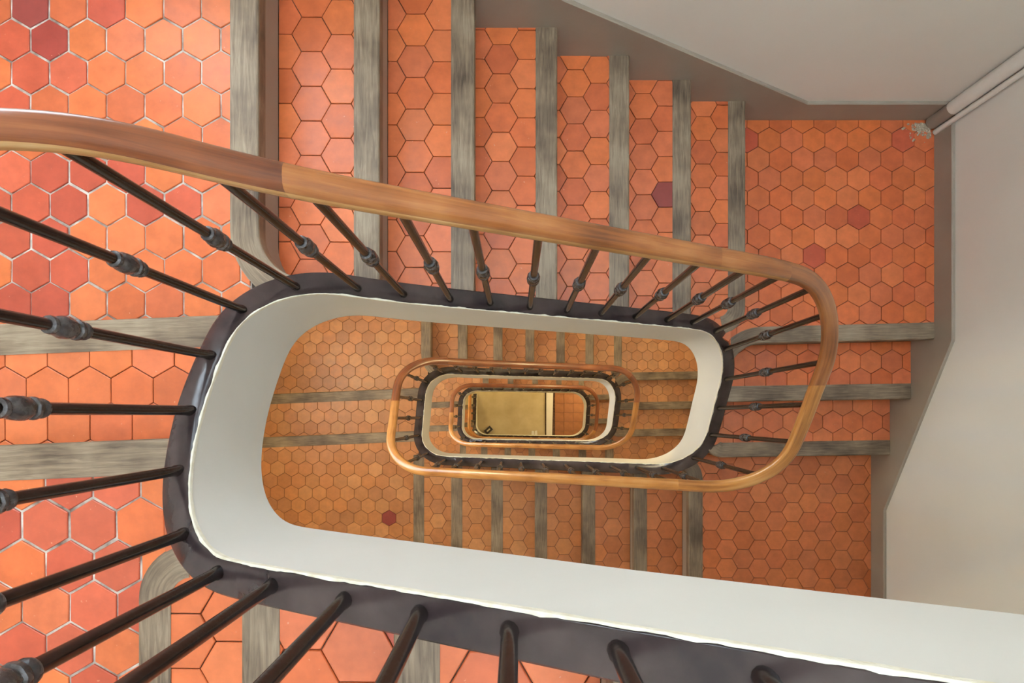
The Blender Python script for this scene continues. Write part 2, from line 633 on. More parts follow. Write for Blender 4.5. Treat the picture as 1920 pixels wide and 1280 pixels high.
FR = {}
for k, x in zip(range(0, 7), (-4757, -2778, -924, 989, 2936, 4871, 6815)): FR[k] = x
for k, x in zip(range(19, 26), (-4616, -2746, -802, 1075, 2990, 4912, 6901)): FR[k] = x
for k, x in zip(range(38, 43), (-2488, -259, 2029, 4322, 6585)): FR[k] = x
for k, x in zip(range(-9, -2), (6100, 4300, 2500, 690, -1120, -3019, -4859)): FR[k] = x
for k, x in zip(range(10, 17), (6412, 4587, 2709, 800, -1121, -3032, -4989)): FR[k] = x
for k, x in zip(range(29, 36), (6566, 4702, 2819, 963, -943, -2894, -4754)): FR[k] = x
for k, x in zip(range(45, 50), (6300, 4010, 1720, -570, -2860)): FR[k] = x
# left and right fronts: (Y at reference X, slope dY/dX)
LEFT = {-2: (-340, -5000, -0.038), -1: (1690, -5000, 0.0 + 0.040), 17: (-700, -5000, 0.042), 18: (1520, -5000, 0.042),
        36: (-665, -5000, 0.03), 37: (1382, -5000, 0.03), 50: (-600, -5000, 0.03), 51: (1400, -5000, 0.03)}
LEFT[-2] = (-310, -5000, 0.041)
RIGHT = {7: (2330, 8000, 0.026), 8: (520, 8000, 0.016), 9: (-1420, 8000, 0.016), 26: (2480, 8000, 0.016), 27: (500, 8000, 0.016), 28: (-1390, 8000, 0.016),
         43: (1691, 8000, 0.016), 44: (-684, 8000, 0.016)}


def front(k):
    """(n, c): descending normal and offset in metres"""
    s = side_of(k)
    if s == 'T': return np.array([1.0, 0.0]), FR[k] * U
    if s == 'B': return np.array([-1.0, 0.0]), -FR[k] * U
    if s == 'L':
        y, xr, m = LEFT[k]
        n = np.array([-m, 1.0]); n /= np.linalg.norm(n)
        return n, float(n @ np.array([xr * U, y * U]))
    if s == 'R':
        y, xr, m = RIGHT[k]
        n = np.array([m, -1.0]); n /= np.linalg.norm(n)
        return n, float(n @ np.array([xr * U, y * U]))


def clip(poly, n, c):
    """keep n.p <= c"""
    out = []
    m = len(poly)
    for i in range(m):
        a, b = poly[i], poly[(i + 1) % m]
        da, db = n[0] * a[0] + n[1] * a[1] - c, n[0] * b[0] + n[1] * b[1] - c
        if da <= 0: out.append(a)
        if (da < 0 < db) or (db < 0 < da):
            t = da / (da - db)
            out.append((a[0] + (b[0] - a[0]) * t, a[1] + (b[1] - a[1]) * t))
    return out


def area(p):
    return 0.5 * sum(p[i][0] * p[(i + 1) % len(p)][1] - p[(i + 1) % len(p)][0] * p[i][1] for i in range(len(p)))


OV = 0.012                  # nosing overhang past the riser
NW = 0.076                  # nosing width
NH = 0.045
GAPT = 0.014

# hex lattice anchors, metres: level -> (x, y, orientation)
ANCH_SRC = {0: (163, 74, 'P'), 1: (584, 64, 'F'), 2: (778.7, 55.5, 'F'), 3: (940, 110.6, 'F'), 4: (1078.7, 155.6, 'F'), 5: (1206, 198.8, 'F'),
            6: (1318.7, 240.7, 'F'), 7: (1442.6, 262.5, 'P'), 8: (1436, 677.5, 'P'), 9: (1412, 790, 'P'), 10: (1425, 959, 'F'),
            11: (1250.6, 993, 'F'), 12: (1149.4, 956, 'F'), 13: (1057.5, 962.5, 'F'), 14: (972, 969, 'F'), 15: (893.5, 967, 'F'), 16: (821, 949, 'F'),
            17: (729.4, 971, 'P'), 18: (696.6, 781, 'P'), 19: (727.6, 654, 'P'), -1: (167.6, 732, 'P'), -2: (173.6, 984, 'P'),
            -3: (345, 1202, 'F'), -4: (671, 1219, 'F')}
# survey of one tile centre per level, converted once to metres in the plan
ANCH = {k: ((a - 968) * (D0 + k) * U, (781.5 - b) * (D0 + k) * U, o) for k, (a, b, o) in ANCH_SRC.items()}
PITCH = 704 * U
ORANGE = [(206, 106, 58), (200, 99, 52), (210, 112, 64), (198, 98, 56), (208, 108, 56), (204, 106, 64)]
TAN = [(194, 130, 80), (188, 122, 74), (200, 138, 88), (186, 124, 80), (196, 128, 76)]
REDS = [(188, 82, 54), (180, 76, 52), (194, 90, 60)]
DEEP = [(146, 62, 54), (152, 58, 46)]
SPECIAL = {(5, 1243, 367): 2, (17, 729, 971): 2, (0, 52, 30): 2, (0, 26, 79): 1, (0, 90, 79): 2, (0, 60, 139): 1, (0, 129, 139): 1, (0, 195, 11): 1,
           (0, 34, 333): 1, (0, 103, 326): 1, (0, 160, 330): 1, (0, 247, 330): 1, (0, 69, 397): 1, (0, 142, 397): 1, (0, 56, 516): 1, (0, 83, 516): 1, (0, 154, 516): 1, (0, 8, 390): 1,
           (0, 30, 460): 1, (0, 115, 580): 1, (0, 40, 580): 1, (0, 104, 460): 1,
           (-2, 87, 984): 1, (-2, 174, 984): 1, (-2, 130, 1059): 1, (-2, 217, 1059): 1, (-2, 174, 1133): 1, (-2, 0, 990): 1, (-2, 135, 1200): 1, (-2, 230, 1145): 1, (-2, 90, 1275): 0, (-2, 43, 1130): 0,
           (-2, 175, 1280): 1, (7, 1617, 412): 1, (7, 1690, 262): 1, (7, 1532, 486): 1}


def well_dist(p, i0, i1):
    """signed distance (m) outward from the middle of the string, and its normal"""
    seg = slice(i0, i1)
    d = np.hypot(PX[seg, 0] - p[0], PX[seg, 1] - p[1])
    i = i0 + int(np.argmin(d))
    n = PN[i]
    return float(n @ (np.array(p) - PX[i])) - WM * 0.55, n, PX[i] + n * WM * 0.55


def tile_mesh(poly, h, cx, cy):
    """bevelled prism, local to (cx, cy), top at z=0"""
    n = len(poly)
    P = [(p[0] - cx, p[1] - cy) for p in poly]
    mx = sum(p[0] for p in P) / n
    my = sum(p[1] for p in P) / n
    bev = 0.0016
    v = []
    for p in P:
        d = math.hypot(p[0] - mx, p[1] - my) or 1
        s = max(0, 1 - bev / d)
        v.append((mx + (p[0] - mx) * s, my + (p[1] - my) * s, 0))
    v += [(p[0], p[1], -0.0013) for p in P]
    v += [(p[0], p[1], -h) for p in P]
    f = [tuple(range(n))]
    for i in range(n):
        j = (i + 1) % n
        f.append((n + i, n + j, j, i))
        f.append((2 * n + i, 2 * n + j, n + j, n + i))
    return v, f


FULL = {}
TILE_COUNT = [0, 0]


def lay_tiles(k, parent, regions, i0, i1, gap):
    """hexagonal terracotta tiles of one level; regions: half-planes (n, c)"""
    z = -k * R
    ax, ay, ori = ANCH.get(k, (rnd.uniform(-1, 1), rnd.uniform(-1, 1), 'P' if side_of(k) in 'LR' or side_of(k - 1) != side_of(k) and side_of(k) == 'T' else 'F'))
    if k not in ANCH:
        b = k % 19
        if k > 19 and b in ANCH and side_of(k) == side_of(b):
            # same joint line against the nosing as one storey up
            ori = ANCH[b][2]
            n0, c0 = front(k); n1, c1 = front(b)
            dd = (c0 - c1)
            ax = ANCH[b][0] + n0[0] * dd + (0 if abs(n0[0]) > .5 else rnd.uniform(-.05, .05))
            ay = ANCH[b][1] + n0[1] * dd + (0 if abs(n0[1]) > .5 else rnd.uniform(-.05, .05))
    a = PITCH
    rot = rnd.uniform(-0.012, 0.012)
    co, si = math.cos(rot), math.sin(rot)
    r_out = (a - gap) / math.sqrt(3)
    a0 = math.pi / 2 if ori == 'P' else 0.0
    hexv = [(r_out * math.cos(a0 + rot + i * math.pi / 3), r_out * math.sin(a0 + rot + i * math.pi / 3)) for i in range(6)]
    rest = MB()
    nmax = 46
    cand = []
    for i in range(-nmax, nmax + 1):
        for j in range(-nmax, nmax + 1):
            if ori == 'P':
                lx, ly = (i + 0.5 * (j & 1)) * a, j * a * math.sqrt(3) / 2
            else:
                lx, ly = j * a * math.sqrt(3) / 2, (i + 0.5 * (j & 1)) * a
            x, y = ax + lx * co - ly * si, ay + lx * si + ly * co
            if x < XW0 - a or x > XW1 + a or y < YW0 - a or y > YW1 + a:
                continue
            cand.append((x, y))
    for (x, y) in cand:
        bad = False
        for (n, c) in regions:
            if n[0] * x + n[1] * y - c > a * 0.6:
                bad = True
                break
        if bad:
            continue
        poly = [(x + p[0], y + p[1]) for p in hexv]
        cutd = False
        for (n, c) in regions:
            if any(n[0] * p[0] + n[1] * p[1] > c for p in poly):
                poly = clip(poly, n, c)
                cutd = True
                if len(poly) < 3: break
        if len(poly) < 3: continue
        sd, n, pt = well_dist((x, y), i0, i1)
        if sd < -a * 0.62: continue
        if sd < a * 0.62:
            c = -float(n @ pt)
            p2 = clip(poly, -n, c)
            if len(p2) < 3: continue
            if p2 != poly:
                cutd = True
            poly = p2
        if area(poly) < 0.00006: continue
        # tidy tiny edges
        pp = [p for i, p in enumerate(poly) if math.hypot(p[0] - poly[i - 1][0], p[1] - poly[i - 1][1]) > 0.0008]
        if len(pp) < 3: continue
        poly = pp
        mx = sum(p[0] for p in poly) / len(poly)
        my = sum(p[1] for p in poly) / len(poly)
        pts = [(mx, my)] + [(mx + (p[0] - mx) * 0.85, my + (p[1] - my) * 0.85) for p in poly]
        vis = any(visible((p[0], p[1], z)) for p in pts)
        tan_ = min(1.0, max(0.0, (k - 8) / 6.0)) if k < 25 else 1.0
        col = rnd.choice(ORANGE)
        ct = rnd.choice(TAN)
        col = tuple(p_ + (t_ - p_) * tan_ for p_, t_ in zip(col, ct))
        u = rnd.random()
        if k in (0, -2) and u < 0.10 or u < 0.006 and k < 10:
            col = rnd.choice(REDS)
        pq = px_of((mx, my, z))
        if pq:
            for (kk, sx, sy), c in SPECIAL.items():
                if kk == k and abs(sx - pq[0]) < 0.5 * a / U / (D0 + k) and abs(sy - pq[1]) < 0.52 * a / U / (D0 + k):
                    col = [rnd.choice(ORANGE), rnd.choice(REDS), rnd.choice(DEEP)][c]
        dz = rnd.uniform(-0.0007, 0.0004)
        if vis:
            TILE_COUNT[0] += 1
            if not cutd:
                key = (ori, round(gap, 5), round(rot, 5))
                if key not in FULL:
                    v, f = tile_mesh(poly, GAPT, x, y)
                    FULL[key] = MB().add(v, f).mesh('tile', False, M['tile'])
                o = obj('tile', FULL[key], None, parent)
                o.location = (x - parent.location.x * 0, y, z + dz)
            else:
                v, f = tile_mesh(poly, GAPT, mx, my)
                o = MB().add(v, f).build('tile', M['tile'], parent)
                o.location = (mx, my, z + dz)
            o.rotation_euler = (rnd.gauss(0, 0.004), rnd.gauss(0, 0.004), rnd.gauss(0, 0.012) if k in (0, -2) and not cutd else 0)
            if k in (0, -2) and not cutd:
                sc_ = rnd.uniform(0.975, 1.025)
                o.scale = (sc_, sc_, 1)
            v_ = rnd.uniform(0.9, 1.08)
            c = lin(*col)
            o.color = (c[0] * v_, c[1] * v_, c[2] * v_, 1)
        else:
            TILE_COUNT[1] += 1
            v, f = tile_mesh(poly, GAPT, 0, 0)
            rest.add([(p[0], p[1], p[2] + z + dz) for p in v], f)
    if rest.v:
        o = rest.build('tiles', M['tiles'], parent)
        tag(o, kind='stuff')
        o.color = lin(203, 104, 58) if k < 11 else lin(193, 128, 79)


def strip(line, width, z0, z1, ninside):
    """board along a polyline; its other edge is offset by width along the per-point vectors ninside"""
    n = len(line)
    v, uv = [], []
    L = 0
    for i, (p, d) in enumerate(zip(line, ninside)):
        if i: L += math.hypot(p[0] - line[i - 1][0], p[1] - line[i - 1][1])
        b = (p[0] + d[0] * width, p[1] + d[1] * width)
        e = 0.006
        pe = (p[0] + d[0] * e, p[1] + d[1] * e)
        ring = [(p[0], p[1], z0), (p[0], p[1], z1 - e), (p[0] + d[0] * e * .3, p[1] + d[1] * e * .3, z1 - e * .3), (pe[0], pe[1], z1), (b[0], b[1], z1), (b[0], b[1], z0)]
        v += ring
        uv += [(L, 0), (L, 0.01), (L, 0.014), (L, 0.018), (L, 0.018 + width), (L, 0.03 + width)]
    f = []
    m = 6
    for i in range(n - 1):
        for j in range(m):
            k = (j + 1) % m
            f.append((i * m + j, i * m + k, (i + 1) * m + k, (i + 1) * m + j))
    f.append(tuple(range(m)))
    f.append(tuple((n - 1) * m + j for j in range(m - 1, -1, -1)))
    mb = MB().add(v, f, uv)
    return mb


def front_line(k, i0, i1):
    """plan polyline of the nosing front from wall to string, with the inward (back of step) vectors"""
    n, c = front(k)
    s = side_of(k)
    d = {'T': (0, -1), 'B': (0, 1), 'L': (1, 0), 'R': (-1, 0)}[s]
    d = np.array(d, float)
    # point on the wall
    d = d - n * float(n @ d)
    d /= np.linalg.norm(d)
    P0 = {'T': np.array([0, YW1]), 'B': np.array([0, YW0]), 'L': np.array([XW0, 0]), 'R': np.array([XW1, 0])}[s]
    if s in 'TB': p0 = np.array([c / n[0], P0[1]])
    else: p0 = np.array([P0[0], (c - n[0] * P0[0]) / n[1]])
    p0 = p0 + d * 0.0005
    # walk until inside the string, never past its line
    cap_ = {'T': (p0[1] - 2480 * U), 'B': (-1850 * U - p0[1]), 'L': (-4700 * U - p0[0]), 'R': (p0[0] - 6700 * U)}[s]
    t = 0
    while t < cap_:
        sd, nn, pt = well_dist(p0 + d * t, i0, i1)
        if sd < 0.004: break
        t += 0.01
    T = min(t, cap_)
    pts, nin = [], []
    if k in CURL:
        st, A, Lc = CURL[k]
        ax_ = 1 if s in 'TB' else 0
        t1 = (st * U - p0[ax_]) / d[ax_]
        Lc = Lc * U
        sg = 1 if A > 0 else -1
        A = abs(A)
        rad_ = Lc / math.sin(A)
        for i in range(3):
            pts.append(p0 + d * t1 * i / 2); nin.append(-n)
        base = p0 + d * t1
        for i in range(1, 11):
            th = A * i / 8
            pts.append(base + d * rad_ * math.sin(min(th, 1.5)) + n * sg * rad_ * (1 - math.cos(th)))
            nv = n * math.cos(th) - d * sg * math.sin(th)
            nin.append(-nv)
            if well_dist(pts[-1] - nv * 0.078, i0, i1)[0] < -0.024:
                pts.pop(); nin.pop(); break
            if well_dist(pts[-1], i0, i1)[0] < -0.002 and well_dist(pts[-1] - nv * 0.07, i0, i1)[0] < 0.0: break
            if well_dist(pts[-1], i0, i1)[0] < -0.018: break
    else:
        for i in range(7):
            pts.append(p0 + d * T * i / 6); nin.append(-n)
    return [tuple(p) for p in pts], [tuple(x) for x in nin]


# rounded inner ends of some nosings: level -> (start along the nosing, turn in radians, length), survey units
CURL = {0: (3460, 1.1, 800), 19: (3400, 1.1, 800), 6: (3270, -1.1, 730), 25: (3270, -1.0, 700), 7: (7750, 0.85, 800),
        26: (7750, 0.8, 800), -3: (-2330, -1.15, 640), 10: (-2330, 0.7, 300), 29: (-2330, 0.7, 300), 9: (7300, -0.8, 430), 28: (7300, -0.8, 430)}
FIRST, LAST = -9, 51


def build_level(k, parent, is_landing):
    """slab + nosing + riser + tiles of one level. returns the slab object"""
    z = -k * R
    t0, t1 = k - 3.2, k + 3.2
    i0, i1 = level_to_index(t0), level_to_index(t1)
    i0 = max(0, i0)
    n1, c1 = front(k)
    regs = [(np.array([1., 0.]), XW1 - 0.0015), (np.array([-1., 0.]), -XW0 - 0.0015), (np.array([0., 1.]), YW1 - 0.0015), (np.array([0., -1.]), -YW0 - 0.0015)]
    if k > FIRST:
        n0, c0 = front(k - 1)
        regs.append((-n0, -(c0 - OV) - 0.0012 + (0.085 if (k - 1) in CURL and CURL[k - 1][1] < 0 else 0)))
    s = side_of(k)
    sp = side_of(k - 1) if k > FIRST else 'R'
    landing = s != sp
    # generous side limit so a flight keeps to its own side of the well
    if not landing:
        lim = {'T': (np.array([0., -1.]), -0.27), 'B': (np.array([0., 1.]), -0.20), 'L': (np.array([1., 0.]), -0.65), 'R': (np.array([-1., 0.]), -0.94)}[s]
        regs.append(lim)
    # slab polygon
    back = regs[:4] + ([(-n0, -(c0 - OV - 0.01) + (0.085 if (k - 1) in CURL and CURL[k - 1][1] < 0 else 0))] if k > FIRST else [])
    if landing:
        poly = [(XW0, YW0), (XW1, YW0), (XW1, YW1), (XW0, YW1)]
        for (n, c) in back: poly = clip(poly, n, c)
        poly = clip(poly, n1, c1 - OV - 0.008)
        worst = min(((well_dist(p, i0, i1), p) for p in poly), key=lambda e_: e_[0][0])
        if worst[0][0] < 0:
            n_, pt_ = worst[0][1], worst[0][2]
            poly = clip(poly, -n_, -float(n_ @ pt_))
        if k == FIRST:
            poly = clip(poly, np.array([0., 1.]), 2000 * U)
    else:
        # ruled between wall and string
        inner, outer = [], []
        nn0, cc0 = front(k - 1)
        for i in range(9):
            f_ = i / 8
            if s in 'TB':
                xa = cc0 / nn0[0] - nn0[0] * (OV + 0.01) if sp == s else None
                xb = c1 / n1[0] - n1[0] * (OV + 0.008)
                x = xa + (xb - xa) * f_
                y = 0.0
                d = np.array([0, -1.0 if s == 'T' else 1.0])
                p = np.array([x, YW1 if s == 'T' else YW0])
            else:
                p = np.array([XW0 if s == 'L' else XW1, 0.0])
                ya = (cc0 - nn0[0] * p[0]) / nn0[1] - nn0[1] * (OV + 0.01)
                yb = (c1 - n1[0] * p[0]) / n1[1] - n1[1] * OV
                p = np.array([p[0], ya + (yb - ya) * f_])
                d = np.array([1.0 if s == 'L' else -1.0, 0]) if s == 'L' else np.array([-1.0, 0])
                m = LEFT[k][2] if s == 'L' else RIGHT[k][2]
                d = np.array([1, m]) if s == 'L' else np.array([-1, -m])
                d = d / np.linalg.norm(d)
            t = 0.02
            tmax = {'T': (p[1] - 2480 * U), 'B': (-1850 * U - p[1]), 'L': (-4700 * U - p[0]), 'R': (p[0] - 6700 * U)}[s]
            while t < tmax:
                sd, nn, pt = well_dist(p + d * t, i0, i1)
                if sd < 0.003: break
                t += 0.008
            outer.append(tuple(p + d * 0.0005))
            inner.append(tuple(p + d * t))
        line_, nin_ = front_line(k, i0, i1)
        rl_ = [(p[0] + d_[0] * (OV + 0.008), p[1] + d_[1] * (OV + 0.008)) for p, d_ in zip(line_, nin_)]
        neg = k in CURL and CURL[k][1] < 0
        inner = [p for j_, p in enumerate(inner[:-1]) if not neg or j_ <= 4]
        poly = outer[:-1] + rl_ + inner[::-1]
    if area(poly) < 0: poly = poly[::-1]
    light = k in (0, -2)
    zt = z - 0.0045 if light else z - 0.006
    sm = MB().prism(poly, z - R + 0.03, zt)
    line, nin = front_line(k, i0, i1)
    if landing and k in CURL:
        rl_ = [(p[0] + d_[0] * (OV + 0.008), p[1] + d_[1] * (OV + 0.008)) for p, d_ in zip(line, nin)][2:]
        e0 = np.array(rl_[0]); ev = np.array(rl_[-1]); dd_ = e0 - np.array([line[0][0], line[0][1]])
        dd_ = np.array(line[2]) - np.array(line[0]); dd_ /= np.linalg.norm(dd_)
        foot = e0 + dd_ * float(dd_ @ (ev - e0)) - n1 * 0.01
        pl = rl_ + [tuple(foot), tuple(e0 - n1 * 0.01)]
        if area(pl) < 0: pl = pl[::-1]
        sm.prism(pl, z - R + 0.002, zt)
    slab = sm.build('landing_slab' if is_landing else 'step', M['grout_light' if light else 'grout_dark'], parent)
    # nosing
    w = 0.062 if k <= -3 else NW
    nos = strip(line, w, z - NH, z + 0.0018, nin).build('nosing', M['oak'], slab)
    # riser below the nosing
    rl = [(p[0] + d[0] * OV, p[1] + d[1] * OV) for p, d in zip(line, nin)]
    strip(rl, 0.012, z - R + 0.001, z - NH, nin).build('riser', M['taupe'], slab)
    # tiles run under the back edge of the nosing
    regs.append((n1, c1 - (0.024 if k in CURL and CURL[k][1] > 0 else w - 0.012)))
    lay_tiles(k, slab, regs, i0, i1, 0.0052 if light else 0.0021)
    return slab


FLIGHTS = [
    (range(-8, -2), 'nearest flight of tiled steps rising to the right at the bottom edge', 'B'),
    (range(-1, 0), 'single tiled winder step between two oak nosings, by the left edge', 'L'),
    (range(1, 7), 'upper flight of six salmon tiled steps along the back wall', 'T'),
    (range(8, 10), 'two short tiled steps beside the right wall within the handrail bend', 'R'),
    (range(11, 17), 'flight of six tiled steps below the long golden handrail', 'B'),
    (range(18, 19), 'single tiled step between oak nosings, left inside the well', 'L'),
    (range(20, 26), 'flight of narrow tiled steps seen inside the well along its upper side', 'T'),
    (range(27, 29), 'two small tiled steps inside the well near its right end', 'R'),
    (range(30, 36), 'flight of tiny tiled steps deep in the well, below the second golden handrail', 'B'),
    (range(37, 38), 'tiny tiled step deep in the well left of the lowest handrail', 'L'),
    (range(39, 43), 'lowest visible flight of steps, deep in the well under its upper white edge', 'T'),
    (range(44, 45), 'small dark step deep in the well, right of the lowest handrail', 'R'),
    (range(46, 50), 'bottom flight of steps down to the entrance hall', 'B'),
    (range(51, 52), 'last step above the stone floor of the entrance hall', 'L'),
]
LANDINGS = {
    -9: 'tiled top landing above the bottom right corner',
    -2: 'red tiled corner landing at the lower left, nearest the camera',
    0: 'large pale-grouted tiled landing at the upper left under the handrail',
    7: 'orange tiled corner landing at the upper right beside the corner pipe',
    10: 'orange tiled corner landing at the lower right below the handrail bend',
    17: 'tan tiled corner landing with one dark red tile, lower left inside the well',
    19: 'shiny tan tiled landing, upper left inside the well',
    26: 'brown tiled corner landing, upper right inside the well',
    29: 'brown tiled corner landing, lower right inside the well',
    36: 'small tiled landing deep in the well, lower left of the smallest ring',
    38: 'small tiled landing deep in the well, upper left of the smallest ring',
    43: 'small tiled landing deep in the well, upper right of the smallest ring',
    45: 'small tiled landing deep in the well, lower right of the smallest ring',
    50: 'corner landing at the foot of the stairs, just above the hall floor',
}
for rg, label, s in FLIGHTS:
    root = tag(empty('stair_flight'), label, 'stairs')
    for k in rg:
        build_level(k, root, False)
for k, label in LANDINGS.items():
    o = build_level(k, None, True)
    o.name = 'stair_landing'
    tag(o, label, 'landing')
print('TILES', TILE_COUNT)

# ------------------------------------------------------------------ skirtings painted taupe
def skirting(name, axis, pos, inward, pts, hgt=0.146, low=0.21):
    """pts: (coordinate along the wall, level of the pitch line)"""
    th = 0.014
    v, f = [], []
    for (c, t) in pts:
        zt, zb = -t * R + hgt, -t * R - low
        for (o, z) in ((0.0005, zb), (th, zb), (th, zt - 0.004), (th - 0.004, zt), (0.0005, zt)):
            if axis == 'x': v.append((c, pos + inward * o, z))
            else: v.append((pos + inward * o, c, z))
    n = len(pts)
    m = 5
    for i in range(n - 1):
        for j in range(m):
            k = (j + 1) % m
            f.append((i * m + j, i * m + k, (i + 1) * m + k, (i + 1) * m + j))
    f.append(tuple(range(m))); f.append(tuple((n - 1) * m + j for j in range(m - 1, -1, -1)))
    return tag(MB().add(v, f).build(name, M['taupe']), kind='structure')


e = 0.002
for n, k0 in enumerate((0, 19)):
    skirting('baseboard_back', 'x', YW1, -1, [(XW0 + e, k0), (FR[k0] * U, k0), ((FR[k0 + 6] + 1925) * U, k0 + 7), (XW1 - e, k0 + 7)])
    yr = lambda k: RIGHT[k][0] * U
    skirting('baseboard_right', 'y', XW1, -1, [(YW1 - 0.02, k0 + 7), (yr(k0 + 7), k0 + 7), (yr(k0 + 9) - 1925 * U, k0 + 10), (YW0 + e, k0 + 10)], 0.118)
    skirting('baseboard_front', 'x', YW0, 1, [(XW1 - 0.02, k0 + 10), (FR[k0 + 10] * U, k0 + 10), ((FR[k0 + 16] - 1925) * U, k0 + 17), (XW0 + 0.02, k0 + 17)])
    yl = lambda k: LEFT[k][0] * U
    skirting('baseboard_left', 'y', XW0, 1, [(YW0 + 0.02, k0 + 17), (yl(k0 + 17), k0 + 17), (yl(k0 + 18) + 2000 * U, k0 + 19), (YW1 - 0.02, k0 + 19)])
skirting('baseboard_left', 'y', XW0, 1, [(YW0 + 0.02, -2), (yl(-2), -2), (yl(-1) + 2000 * U, 0), (YW1 - 0.02, 0)])
skirting('baseboard_back', 'x', YW1, -1, [(XW0 + e, 38), (FR[38] * U, 38), ((FR[42] + 1925) * U, 43), (XW1 - e, 43)])

# ------------------------------------------------------------------ balustrades
BO = 0.43 * WM                                               # line of the balusters
HR = 5.06 * R                                                # underside of the rail above the string
LEAN = 0.026                                                 # rail swings out past the string at the two ends of the well
rod = MB().lathe([(0.0115, 0), (0.0115, 0.012), (0.0098, 0.02), (0.0095, 0.40), (0.0095, HR + 0.03)], 12).mesh('baluster', True, M['iron'])


def leaf(z, a):
    return 0.10 * abs(math.cos(4 * a)) if 0.414 < z < 0.462 else 0.0


prof = [(0.0095, 0.392), (0.0135, 0.394), (0.0150, 0.399), (0.0135, 0.404), (0.0115, 0.406), (0.0155, 0.409), (0.0172, 0.413), (0.0155, 0.418),
        (0.0128, 0.420), (0.0150, 0.426), (0.0166, 0.434), (0.0168, 0.442), (0.0160, 0.450), (0.0138, 0.458), (0.0120, 0.462), (0.0140, 0.464), (0.0146, 0.468), (0.0136, 0.472), (0.0095, 0.474)]
collar = MB().lathe(prof, 24, flute=leaf).mesh('collar', True, M['collar'])

bal_s = []
# measured spacing on the nearest turn, then evenly spaced
MEAS = [(1160, 1215), (958, 1177), (787, 1147), (643, 1128), (514, 1100), (412, 1070), (345, 999), (337, 882), (364, 771), (397, 668), (454, 580), (559, 537), (669, 542), (757, 549), (842, 556),
        (920, 565), (996, 572), (1063, 578), (1127, 583), (1190, 588), (1252, 593), (1297, 596), (1344, 614), (1365, 655), (1361, 711), (1346, 764), (1331, 812), (1301, 856)]
BP = PX + PN * BO
pj = np.c_[968 + 1169 * BP[:, 0] / np.maximum(CAMZ - ZC, .05), 781.5 - 1169 * BP[:, 1] / np.maximum(CAMZ - ZC, .05)]
lim = level_to_index(12)
for (mx, my) in MEAS:
    i = int(np.argmin(np.hypot(pj[:lim, 0] - mx, pj[:lim, 1] - my)))
    bal_s.append(PSM[i])
s = bal_s[0]
pre = []
while s - 0.12 > 0.1:
    s -= 0.12
    pre.append(s)
bal_s = pre[::-1] + bal_s
s = bal_s[-1]
while s + 0.128 < PSM[-1] - 0.03:
    s += 0.128
    bal_s.append(s)

RAILH = 0.046
rail_sec = []
for j in range(16):
    a = 2 * math.pi * j / 16
    ca, sa = math.cos(a), math.sin(a)
    ex = 0.72
    rail_sec.append((BO + 0.0245 * math.copysign(abs(ca) ** ex, ca), HR + 0.024 + 0.027 * math.copysign(abs(sa) ** ex, sa)))
bal_labels = ['brown wooden handrail on iron balusters, uppermost turn crossing the whole picture',
              'golden brown handrail on iron balusters, middle turn inside the well',
              'smallest handrail on iron balusters, deepest turn inside the well']
RAILCUTS = [[1.3, 4.35, 5.2, 7.9], [17.6, 19.9, 25.5, 26.8], [36.4, 40, 44.4]]
for k in range(3):
    a, b = ends[k], ends[k + 1]
    root = tag(empty('balustrade', (BP[a, 0], BP[a, 1], 0)), bal_labels[k], 'balustrade')
    inv = Vector((-BP[a, 0], -BP[a, 1], 0))
    cuts = [a] + [level_to_index(t) for t in RAILCUTS[k]] + [b]
    # smooth the height of the rail a little more than the string
    for j, (c0, c1) in enumerate(zip(cuts[:-1], cuts[1:])):
        gold = (k == 0 and j >= 4) or (k == 1 and j in (0, 4)) or k == 2 and j in (0, 3)
        g_ = 1 if j else 0
        o = sweep(c0, c1, lambda i: [(o_ + (LEAN if k == 0 else 0.021) * PN[i, 0] ** 2, h_) for (o_, h_) in rail_sec]).build('handrail', M['rail_gold' if gold else 'rail_red' if k > 0 or j == 0 else 'rail_dark'], root, True)
        o.location = inv
        if k == 0 and j < 3:                                 # side towards the well: worn, its sunlit paleness put into the colour
            o.data.materials.append(M['rail_worn_lit'])
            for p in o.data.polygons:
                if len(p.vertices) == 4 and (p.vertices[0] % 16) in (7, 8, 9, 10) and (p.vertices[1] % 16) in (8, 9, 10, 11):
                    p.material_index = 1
    for s in bal_s:
        if PSM[a] <= s < PSM[b]:
            i = min(len(PS) - 1, int(round(s / U / 60.0)))
            o = obj('baluster', rod, None, root)
            o.location = Vector((BP[i, 0], BP[i, 1], ZC[i] - 0.002)) + inv
            o.rotation_euler = (0, math.atan2((LEAN if k == 0 else 0.021) * PN[i, 0] ** 2, HR), math.atan2(PN[i, 1], PN[i, 0]))
            c = obj('collar', collar, None, o)
            c.rotation_euler.z = rnd.uniform(0, 6)

